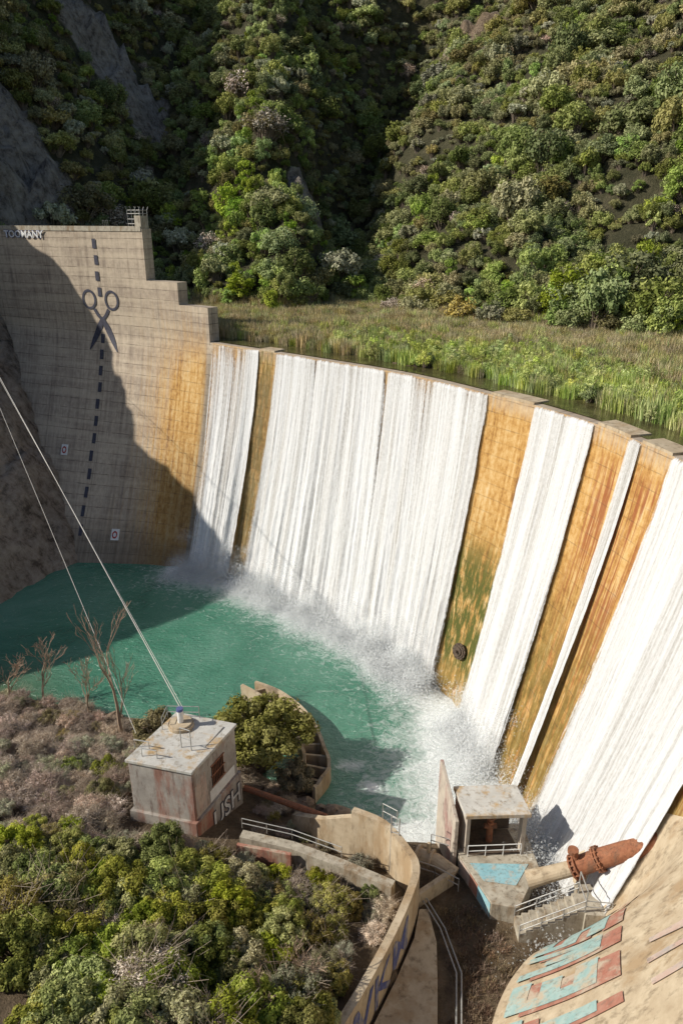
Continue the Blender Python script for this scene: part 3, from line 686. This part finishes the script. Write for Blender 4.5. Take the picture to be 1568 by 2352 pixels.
mb.quad(f(.2,-46.1,.02),f(2.0,-46.1,.02),f(1.7,-42.3,.02),f(.2,-42.9,.02),2)
mb.quad(f(2.2,-46.1,.02),f(6.,-46.1,.02),f(6.,-45.0,.02),f(2.2,-44.9,.02),3)
mb.build('barred_window',[M_black,M_rust,M_pink,M_white],vh)
f2,L2=onface(B,C,1.035)
text_mesh('USH',lambda x,y:f2(4.4+x*.85,-48.9+y,.05),'ush_graffiti_outline',M_dkpaint,vh,2.7,.13)  # bolder dark paint, an outline round the white letters
text_mesh('USH',lambda x,y:f2(4.4+x*.85,-48.9+y,.09),'ush_graffiti',M_white,vh,2.7,.03)
mb=MB(); mb.quad(f2(.1,-50.5,.02),f2(2.6,-50.5,.02),f2(2.4,-46.4,.02),f2(.1,-46.4,.02),0); mb.build('red_panel',[M_redp],vh)
mb=MB(); hc=Vector((-13.9,52.8))
mb.tube([(hc.x,hc.y,-41),(hc.x,hc.y,-40.7)],1.1,24,0); mb.tube([(hc.x,hc.y,-40.7),(hc.x,hc.y,-40.55)],.95,24,0)
mb.tube([(hc.x,hc.y,-40.6),(hc.x,hc.y,-39.4)],.26,14,1); mb.tube([(hc.x,hc.y,-39.4),(hc.x,hc.y,-39.15)],.30,14,2)
def rail(mb,pts,h,r=.035,m=0,mid=True,step=1.3):
    pts=[Vector(p) for p in pts]
    for a,b in zip(pts[:-1],pts[1:]):
        n=max(1,int((b-a).length/step))
        for k in range(n+1):
            p=a+(b-a)*k/n; mb.tube([p,p+Vector((0,0,h))],r,5,m)
        mb.tube([a+Vector((0,0,h)),b+Vector((0,0,h))],r,5,m)
        if mid: mb.tube([a+Vector((0,0,h/2)),b+Vector((0,0,h/2))],r,5,m)
rail(mb,[(hc.x-1.4,hc.y+1.2,-41),(hc.x+1.4,hc.y+1.1,-41)],1.2,.035,3); rail(mb,[(hc.x-1.4,hc.y+1.2,-41),(hc.x-1.5,hc.y-.5,-41)],1.2,.035,3)
for (x,y) in ((-13.3,50.0),(-12.4,49.6)): mb.tube([(x,y,-41),(x,y,-39.)],.045,6,3)
mb.tube([(-13.3,50,-39),(-12.4,49.6,-39)],.045,6,3); mb.tube([(-13.3,50,-40),(-12.4,49.6,-40)],.04,6,3)
for (x,y) in ((-16.8,50.0),(-15.9,48.9)):
    mb.tube([(x-.4,y,-41),(x-.4,y,-40.2),(x+.9,y-.3,-40.2),(x+.9,y-.3,-41)],.05,6,3)
mb.tube([(-11.4,50,-41),(-10.9,51,-41),(-10.2,52.6,-40.95)],.05,5,3)
mb.build('roof_fittings',[M_conc_t,M_white,M_blue,M_galv],vh)
mb=MB(); mb.tube([(-13.9,53,-39.2),(-72,137,-4.6)],.036,6); mb.build('suspension_cable',[M_cable])
mb=MB(); mb.tube([(-13.6,52.9,-39.25),(-72.3,137,-5.1)],.022,6); mb.build('suspension_cable',[M_cable])
mb=MB(); mb.tube([(-19.5,57.5,-45.5),(-71,137,-5.8)],.024,6); mb.build('suspension_cable',[M_cable])

# ---------------------------------------------------------------- fish ladder
fo=[(-9.9,71.9),(-7.1,70.2),(-4.5,67.3),(-2.9,64.4),(-1.96,61.5),(-1.2,57.8),(-2.6,54.9)]; fi_=[(-11.4,71.3),(-9.0,69.3),(-6.8,66.5),(-5.2,64),(-4.2,61.5),(-3.7,58.5),(-5.3,55.8)]
O=catmull(np.array(fo),4); I=catmull(np.array(fi_),4); mb=MB()
def wall(mb,P,w,z0,z1,m=0):
    P=np.array(P,float); d=np.gradient(P,axis=0); d/=np.linalg.norm(d,axis=1,keepdims=True); n=np.stack([-d[:,1],d[:,0]],1)
    z1=z1 if hasattr(z1,'__len__') else [z1]*len(P); z0=z0 if hasattr(z0,'__len__') else [z0]*len(P)
    for i in range(len(P)-1):
        a,b=P[i]+n[i]*w/2,P[i]-n[i]*w/2; c,e=P[i+1]-n[i+1]*w/2,P[i+1]+n[i+1]*w/2
        mb.hexa([(a[0],a[1],z0[i]),(b[0],b[1],z0[i]),(c[0],c[1],z0[i+1]),(e[0],e[1],z0[i+1]),(a[0],a[1],z1[i]),(b[0],b[1],z1[i]),(c[0],c[1],z1[i+1]),(e[0],e[1],z1[i+1])],m)
zt=[-49.6+.18*math.sin(k*2.1)*(k>16) for k in range(len(O))]
wall(mb,O,.34,-54,zt); wall(mb,I,.34,-54,zt)
for k in range(2,len(O)-1,2):
    a=O[k];b=I[k]; wall(mb,[a+(b-a)*.06,a+(b-a)*.94],.25,-54,-50.0)
mb.prism([tuple(p) for p in O[::4]]+[tuple(p) for p in I[::-4]],-53.5,-51.2,1)
mb.build('fish_ladder',[M_conc_t,M_dkmetal_shade],None)

# ---------------------------------------------------------------- curved retaining wall
W=catmull(np.array(wallpts),4); mb=MB(); wall(mb,W,.55,-50.5,-44.9); 
wl=mb.build('retaining_wall',[M_conc_t],None)
wc=np.concatenate([[0],np.cumsum(np.linalg.norm(np.diff(W,axis=0),axis=1))])
def wmap(a,z,off=.31):
    p=np.array([np.interp(a,wc,W[:,0]),np.interp(a,wc,W[:,1])]); q=np.array([np.interp(a+.3,wc,W[:,0]),np.interp(a+.3,wc,W[:,1])]); d=(q-p)/np.linalg.norm(q-p); n=np.array([d[1],-d[0]])
    p=p+n*off; return (p[0],p[1],z)
text_mesh('WKM',lambda x,y:wmap(16+x*1.0,-48.6+y),'wall_graffiti',M_blue,wl,4.2,.05)
mb=MB()
wall(mb,[(.93,47.2),(-1.6,48.6),(-4.2,50.6)],.5,-52,[-45.6,-47.2,-48.6]); wall(mb,[(5.7,41.6),(8.8,43.9)],.4,-50,-47.9); mb.build('low_wall',[M_conc_t])
mb=MB()
for dx in (0,.75):
    mb.tube([(3.9+dx*.8,44.7-dx*.4,-49),(3.9+dx*.8,44.7-dx*.4,-43.2)],.05,6)
for k in range(12): mb.tube([(3.9,44.7,-48.8+k*.5),(4.5,44.4,-48.8+k*.5)],.035,5)
rail(mb,[(3.3,46.2,-44.9),(4.4,45.4,-44.9)],1.5,.04); mb.build('wall_ladder',[M_galv])
mb=MB(); pl=[(5.9,41.0),(5.3,38.6),(3.8,35.5),(1.9,32),(.5,29.7),(-1.9,25.8),(-5.3,20)]; pr=[(6.6,41.2),(6.9,38.4),(6.6,35.3),(6.2,32),(5.6,29),(4.8,25),(4.,20)]
for i in range(6):
    mb.hexa([(*pl[i],-50),(*pl[i+1],-50),(*pr[i+1],-50),(*pr[i],-50),(*pl[i],-48.75),(*pl[i+1],-48.75),(*pr[i+1],-48.95),(*pr[i],-48.95)],0)
mb.build('channel_slab',[M_conc_t])

# ---------------------------------------------------------------- gate house
gh=bpy.data.objects.new('gate_house',None); link(gh)
a=Vector((9.9,45.1));b=Vector((14.7,45.3));c_=Vector((14.2,48.2));d_=Vector((9.4,48.0))
mb=MB()
mb.prism([(9.7,44.9),(14.9,45.1),(14.4,48.4),(9.2,48.2)],-43.8,-43.45,0)
mb.build('roof',[M_roof],gh,bevel=.04)
mb=MB()
wall(mb,[a+Vector((.15,.1)),d_+Vector((.15,0))],.3,-47.7,-43.8); wall(mb,[b+Vector((-.18,.1)),b+Vector((-.25,.75))],.35,-47.7,-43.8)
wall(mb,[d_+Vector((.32,-.1)),d_+Vector((2.6,-.05))],.3,-47.7,-43.8,1); wall(mb,[c_+Vector((-.2,-.1)),c_+Vector((-.9,-.15))],.3,-47.7,-43.8,1); wall(mb,[d_+Vector((2.6,-.05)),c_+Vector((-.9,-.15))],.3,-47.7,-45.6,1)  # back walls coloured dark to paint in the interior shade
mb.prism([(10.25,45.15),(14.4,45.3),(13.9,47.8),(9.75,47.7)],-47.68,-47.62,1)  # thin dark floor sheet, interior shade put into its colour
mb.build('walls',[M_fin,M_dkmetal_shade],gh)
mb=MB()
mb.hexa([(9.0,45.3,-50),(9.3,45.3,-50),(8.5,49.6,-52),(8.2,49.6,-52),(9.0,45.3,-44.4),(9.3,45.3,-44.4),(8.5,49.6,-41.9),(8.2,49.6,-41.9)],0)
mb.build('fin_wall',[M_fin],gh,bevel=.04)
mb=MB(); rail(mb,[(10.1,45.0,-47.7),(14.4,45.2,-47.7)],1.1,.04,0,True,1.4); mb.build('front_rail',[M_white],gh)
mb=MB()
mb.tube([(12.1,46.6,-47.7),(12.1,46.6,-45.6)],.28,12); mb.tube([(12.1,46.6,-45.6),(12.1,46.6,-45.1)],.16,10); mb.tube([(11.6,46.5,-46),(12.6,46.5,-46)],.22,10); mb.tube([(12.1,46.6,-45.1),(12.1,46.6,-45.0)],.5,14); mb.build('valve_gear',[M_rust],gh)
mb=MB()
mb.prism([(9.5,45.0),(11.2,40.6),(13.2,40.2),(15.6,44.0),(15.3,48.5),(8.9,48.5)],-52,-47.7,0); mb.build('platform',[M_conc],gh,bevel=.05)
mb=MB(); mb.prism([(10.2,44.3),(11.0,42.6),(13.4,42.2),(14.8,44.2)],-47.69,-47.66,0); mb.build('painted_platform_top',[M_cyan],gh)
def gl(k): return Vector((9.5,45.0)).lerp(Vector((11.2,40.6)),k)
mb=MB()
for k0,k1,m_ in ((.02,.35,0),(.35,.6,1),(.6,.98,2)):
    p=gl(k0);q=gl(k1); n=Vector((-.93,-.36))*.03; mb.quad((p.x+n.x,p.y+n.y,-49.2),(q.x+n.x,q.y+n.y,-49.2),(q.x+n.x,q.y+n.y,-47.8),(p.x+n.x,p.y+n.y,-47.8),m_)
mb.build('platform_graffiti',[M_pink,M_redp,M_cyan],gh)
mb=MB(); 
for k in range(9):
    x=16.9-k*.5; mb.prism([(x,38.6),(x+.5,38.6),(x+.5,40.2),(x,40.2)],-50,-46.2-k*.28,0)
mb.prism([(17.4,38.4),(19.4,38.2),(19.4,41),(17.4,41)],-50,-46.2,0)
mb.build('concrete_stairs',[M_conc])
mb=MB(); rail(mb,[(19.2,38.4,-46.2),(17.4,38.6,-46.2),(12.9,38.6,-48.6)],1.1,.04); rail(mb,[(17.4,40.2,-46.2),(12.9,40.2,-48.6)],1.1,.04); rail(mb,[(17.4,40.3,-46.2),(17.4,38.6,-46.2)],2.0,.05); mb.build('stair_railing',[M_galv])
mb=MB()
pp=[(23.2,39.3,-39.8),(20.9,40.2,-41.9),(19.,40.9,-43.5),(17.2,41.3,-44.9)]; mb.tube(pp,.72,22,0)
mb.tube([(17.2,41.3,-44.9),(15.6,41.4,-45.6),(14.0,41.5,-46.3)],[.56,.58,.68],18,1)
dirp=(Vector(pp[3])-Vector(pp[2])).normalized()
for t_ in (0,.35,1.9,2.1): 
    q=Vector(pp[3])-dirp*t_; mb.tube([q,q-dirp*.12],.94,22,2)
for t_ in (.17,2.0):
    q=Vector(pp[3])-dirp*t_; aa=dirp.cross(Vector((0,0,1))).normalized(); bb=dirp.cross(aa)
    for k in range(14):
        w=q+aa*.87*math.cos(k*.449)+bb*.87*math.sin(k*.449); mb.tube([w+dirp*.2,w-dirp*.3],.06,6,2)
mb.tube([Vector(pp[3])-dirp*.2,Vector(pp[3])-dirp*.2+Vector((-.2,0,1.6))],.2,10,2); mb.tube([Vector(pp[3])+Vector((-.2,0,1.5)),Vector(pp[3])+Vector((-.2,0,1.8))],.4,12,2)
mb.build('outlet_pipe',[M_rust,M_conc_t,M_rust],None,smooth=False)
mb=MB(); mb.tube([(6.2,45.6,-48.2),(7.6,45.0,-48.2),(9.0,44.0,-48.6)],.62,16,0); mb.tube([(6.1,45.65,-48.2),(6.3,45.55,-48.2)],.85,18,0); mb.tube([(7.2,45.2,-48.2),(7.35,45.12,-48.2)],.8,18,0); mb.tube([(7.0,45.3,-47.8),(7.0,45.3,-46.6)],.14,8,0)
mb.tube([(6.1,45.65,-48.2),(6.0,45.7,-48.2)],.3,12,1); mb.build('valve_pipe',[M_conc_t,M_dkmetal_shade])
mb=MB(); rail(mb,[(6.0,44.6,-49.0),(7.4,44.,-49.0),(9.1,42.8,-49)],1.3,.04); rail(mb,[(7.4,46.8,-48.5),(9.0,46.2,-48.5)],1.3,.04); mb.build('steel_railing',[M_galv])
mb=MB(); mb.tube([(-8.7,52.4,-47.4),(-1.3,49.8,-48.3)],.28,10,0); mb.build('drain_pipe',[M_rust])
mb=MB(); wall(mb,[(-8.2,46.6),(-4,45.4),(0,43.6),(3.9,41.6)],.8,-49,-46.9,0); wall(mb,[(-8.4,45.4),(-4,44.4)],.3,-49,-46.8,1); mb.build('concrete_flume',[M_conc,M_redp])
mb=MB(); rail(mb,[(-8.2,47.2,-46.9),(-4,46.,-46.9),(0,44.2,-46.9)],1.0,.035,0,True,1.6); mb.build('flume_railing',[M_galv])
mb=MB()
for k in (0,.35): mb.tube([(5.9+k,42.6,-48.7),(7.3+k,39.5,-48.9),(8.0+k,36,-48.9),(7.4+k,32,-48.8),(7.2+k,26,-48.8)],.06,6)
mb.build('ground_conduit',[M_galv])
dg_=collection('dry_grass_types',[tuft('dry_grass',[LF_dg],60,.5,.018,.5,.4,9)])
pts=[];scl=[]
for i in range(330):
    y=random.uniform(26,41.5); x=random.uniform(7.2,13.)
    if x>np.interp(y,[26,29.2,32.6,35,36.6,41],[7.6,8.4,9.8,11.4,12.6,12.6]) or (x<8.4 and random.random()<.5): continue
    if x>10.6 and y>39.5: continue
    pts.append((x,y,float(h_dn(np.array([x]),np.array([y]))[0])-.03)); s_=random.uniform(.4,1.0); scl.append((s_,s_,s_))
scatter('channel_dry_grass',pts,scl,[(0,0,random.uniform(0,6.28)) for _ in pts],[0]*len(pts),dg_)

# ---------------------------------------------------------------- concrete apron (right foreground)
edge=[(17.9,44.0,-46.6),(18.2,40.2,-46.9),(18.0,37.2,-46.9),(14.0,36.6,-47.3),(11.8,35.0,-47.5),(10.0,32.6,-47.8),(8.6,29.2,-48),(7.8,26,-48.6),(7,20,-49)]
top=[(22.5,42.5,-39.4),(22.6,40.,-38.6),(22.2,37,-37.6),(21.4,34,-36.0),(20.6,31.,-34.2),(19.6,27.5,-32.2),(18.6,24,-30.),(17.6,20,-28),(16.5,14,-26)]
out=[(27,43,-36),(27,40,-34),(27,37,-32),(26.5,34,-30),(26,31,-28),(25.5,27,-26),(25,23,-24),(24,18,-22),(23,12,-20)]
E=catmull(np.array(edge),6);Tt=catmull(np.array(top),6);Ou=catmull(np.array(out),6)
def apr(u,v):
    i=np.asarray(u)*(len(E)-1); k=np.arange(len(E))
    g=lambda A_:np.stack([np.interp(i,k,A_[:,q]) for q in range(3)],-1)
    e,t_,o_=g(E),g(Tt),g(Ou); v=np.asarray(v)[...,None]
    r=np.where(v<1,e+(t_-e)*v,t_+(o_-t_)*(v-1)); r[...,2]-= .9*(np.sin(np.clip(v[...,0],0,1)*math.pi)); return r
u=np.linspace(0,1,110); v=np.linspace(-.0,2,80); Ug,Vg=np.meshgrid(u,v); A_=apr(Ug,Vg); nz=fbm(A_[...,0]/2.5,A_[...,1]/2.5,15,2)*.12
Z_=A_[...,2]+nz
Xa=np.vstack([A_[0:1,:,0],A_[...,0]]);Ya=np.vstack([A_[0:1,:,1],A_[...,1]]);Za=np.vstack([np.full((1,110),-50.),Z_])
ap=grid_mesh('concrete_apron',Xa,Ya,Za,[M_conc_t])
def apoly(cells,name,mat,off=.14):
    m=MB()
    for pl in cells:
        pl=np.array(pl,float); nu=10; nv=8
        for i in range(nu):
            for j in range(nv):
                q=[]
                for (ii,jj) in ((i,j),(i+1,j),(i+1,j+1),(i,j+1)):
                    a_=ii/nu; b_=jj/nv; w_=pl[0]*(1-a_)*(1-b_)+pl[1]*a_*(1-b_)+pl[2]*a_*b_+pl[3]*(1-a_)*b_
                    p=apr(w_[0],w_[1]); q.append((p[0],p[1],p[2]+float(fbm(np.array(p[0]/2.5),np.array(p[1]/2.5),15,2))*.12+off))
                m.quad(*q)
    return m.build(name,[mat],ap)
def letter(strokes,uo,du,v0,v1):
    out=[]
    for (x0,y0,x1,y1,x2,y2,x3,y3) in strokes:
        out.append([(uo-x*du,v1+(v0-v1)*y) for x,y in ((x0,y0),(x1,y1),(x2,y2),(x3,y3))])
    return out
vb=lambda x,w=.30:(x,0,x+w,0,x+w,1,x,1)
hb=lambda y,x0=0,x1=.88,w=.24:(x0,y,x1,y,x1,y+w,x0,y+w)
G={'T':[vb(.3),hb(.76)],'E':[vb(0),hb(.76,.3),hb(.38,.3,.75),hb(0,.3)],'W':[(0,1,.25,1,.36,0,.12,0),(.3,0,.46,0,.54,.7,.36,.7),(.40,.7,.56,.7,.70,0,.48,0),(.58,0,.80,0,1.,1,.75,1)],'S':[hb(.76),hb(.38),hb(0),(0,.5,.28,.5,.28,.8,0,.8),(.6,.2,.88,.2,.88,.4,.6,.4)],'H':[vb(0),vb(.58),hb(.38,.3,.58)]}
red=[];teal=[]
for k,ch in enumerate('TEWSH'):
    red+=letter(G[ch],.765-k*.098,.090,.14,.60); teal+=letter(G[ch],.756-k*.098,.090,.06,.50)
apoly(red,'apron_graffiti_red',M_redp,.16); apoly(teal,'apron_graffiti_teal',M_teal,.22)
apoly([[(.72,.70),(.72,.95),(.735,.95),(.735,.70)],[(.72,.9),(.76,.9),(.76,.95),(.72,.95)],[(.66,.7),(.66,.9),(.675,.9),(.675,.7)],[(.60,.72),(.60,.9),(.63,.92),(.615,.72)]],'apron_graffiti_pink',M_pink,.16)

bm_v=MB()
for (x,y,z,r) in [(-3.6,53.6,-51,1.2),(-1.8,52.6,-50.8,1.0),(-.4,51.6,-50.2,1.3),(-13,62.4,-51.3,.8),(-25,67.5,-51.3,.9),(-31,69.6,-51.2,1.)]:
    n=11; base=len(bm_v.v)
    for i in range(n):
        for j in range(n):
            th=math.pi*i/(n-1); ph=2*math.pi*j/n; rr=r*(1+.45*float(fbm(np.array(x+math.cos(ph)*math.sin(th)*1.3),np.array(y+math.cos(th)*1.7+math.sin(ph)),3)))
            bm_v.v.append((x+rr*math.sin(th)*math.cos(ph),y+rr*math.sin(th)*math.sin(ph),z+rr*.75*math.cos(th)))
    for i in range(n-1):
        for j in range(n):
            bm_v.f.append((base+i*n+j,base+i*n+(j+1)%n,base+(i+1)*n+(j+1)%n,base+(i+1)*n+j)); bm_v.m.append(0)
M_boul=plain('boulder_rock',(.15,.105,.07),(.28,.21,.15),1.,.9,bump=.8,bd=.1)
bm_v.build('boulders',[M_boul])

# ---------------------------------------------------------------- light, sky, camera
d=Vector((.82,.12,-.56)).normalized()
sun=bpy.data.lights.new('sun','SUN'); sun.energy=5.0; sun.angle=math.radians(.5); sun.color=(1,.95,.85)
so=bpy.data.objects.new('sun',sun); link(so); so.rotation_euler=d.to_track_quat('-Z','Y').to_euler()
w=bpy.data.worlds.new('World'); SC.world=w; w.use_nodes=True; nt=w.node_tree
sk=nt.nodes.new('ShaderNodeTexSky'); sk.sky_type='NISHITA'; sk.sun_disc=False; sk.sun_elevation=math.asin(-d.z); sk.sun_rotation=math.atan2(-d.x,-d.y)
bg=nt.nodes['Background']; bg.inputs[1].default_value=.09; nt.links.new(sk.outputs[0],bg.inputs[0])
cam=bpy.data.cameras.new('camera'); co=bpy.data.objects.new('camera',cam); link(co); SC.camera=co
cam.sensor_fit='VERTICAL'; cam.sensor_height=36; cam.lens=26; cam.clip_end=2000; cam.clip_start=.1
co.location=(0,0,0); co.rotation_euler=(math.radians(90-21.7),0,0)
SC.view_settings.view_transform='Standard'; SC.view_settings.look='None'; SC.view_settings.exposure=0
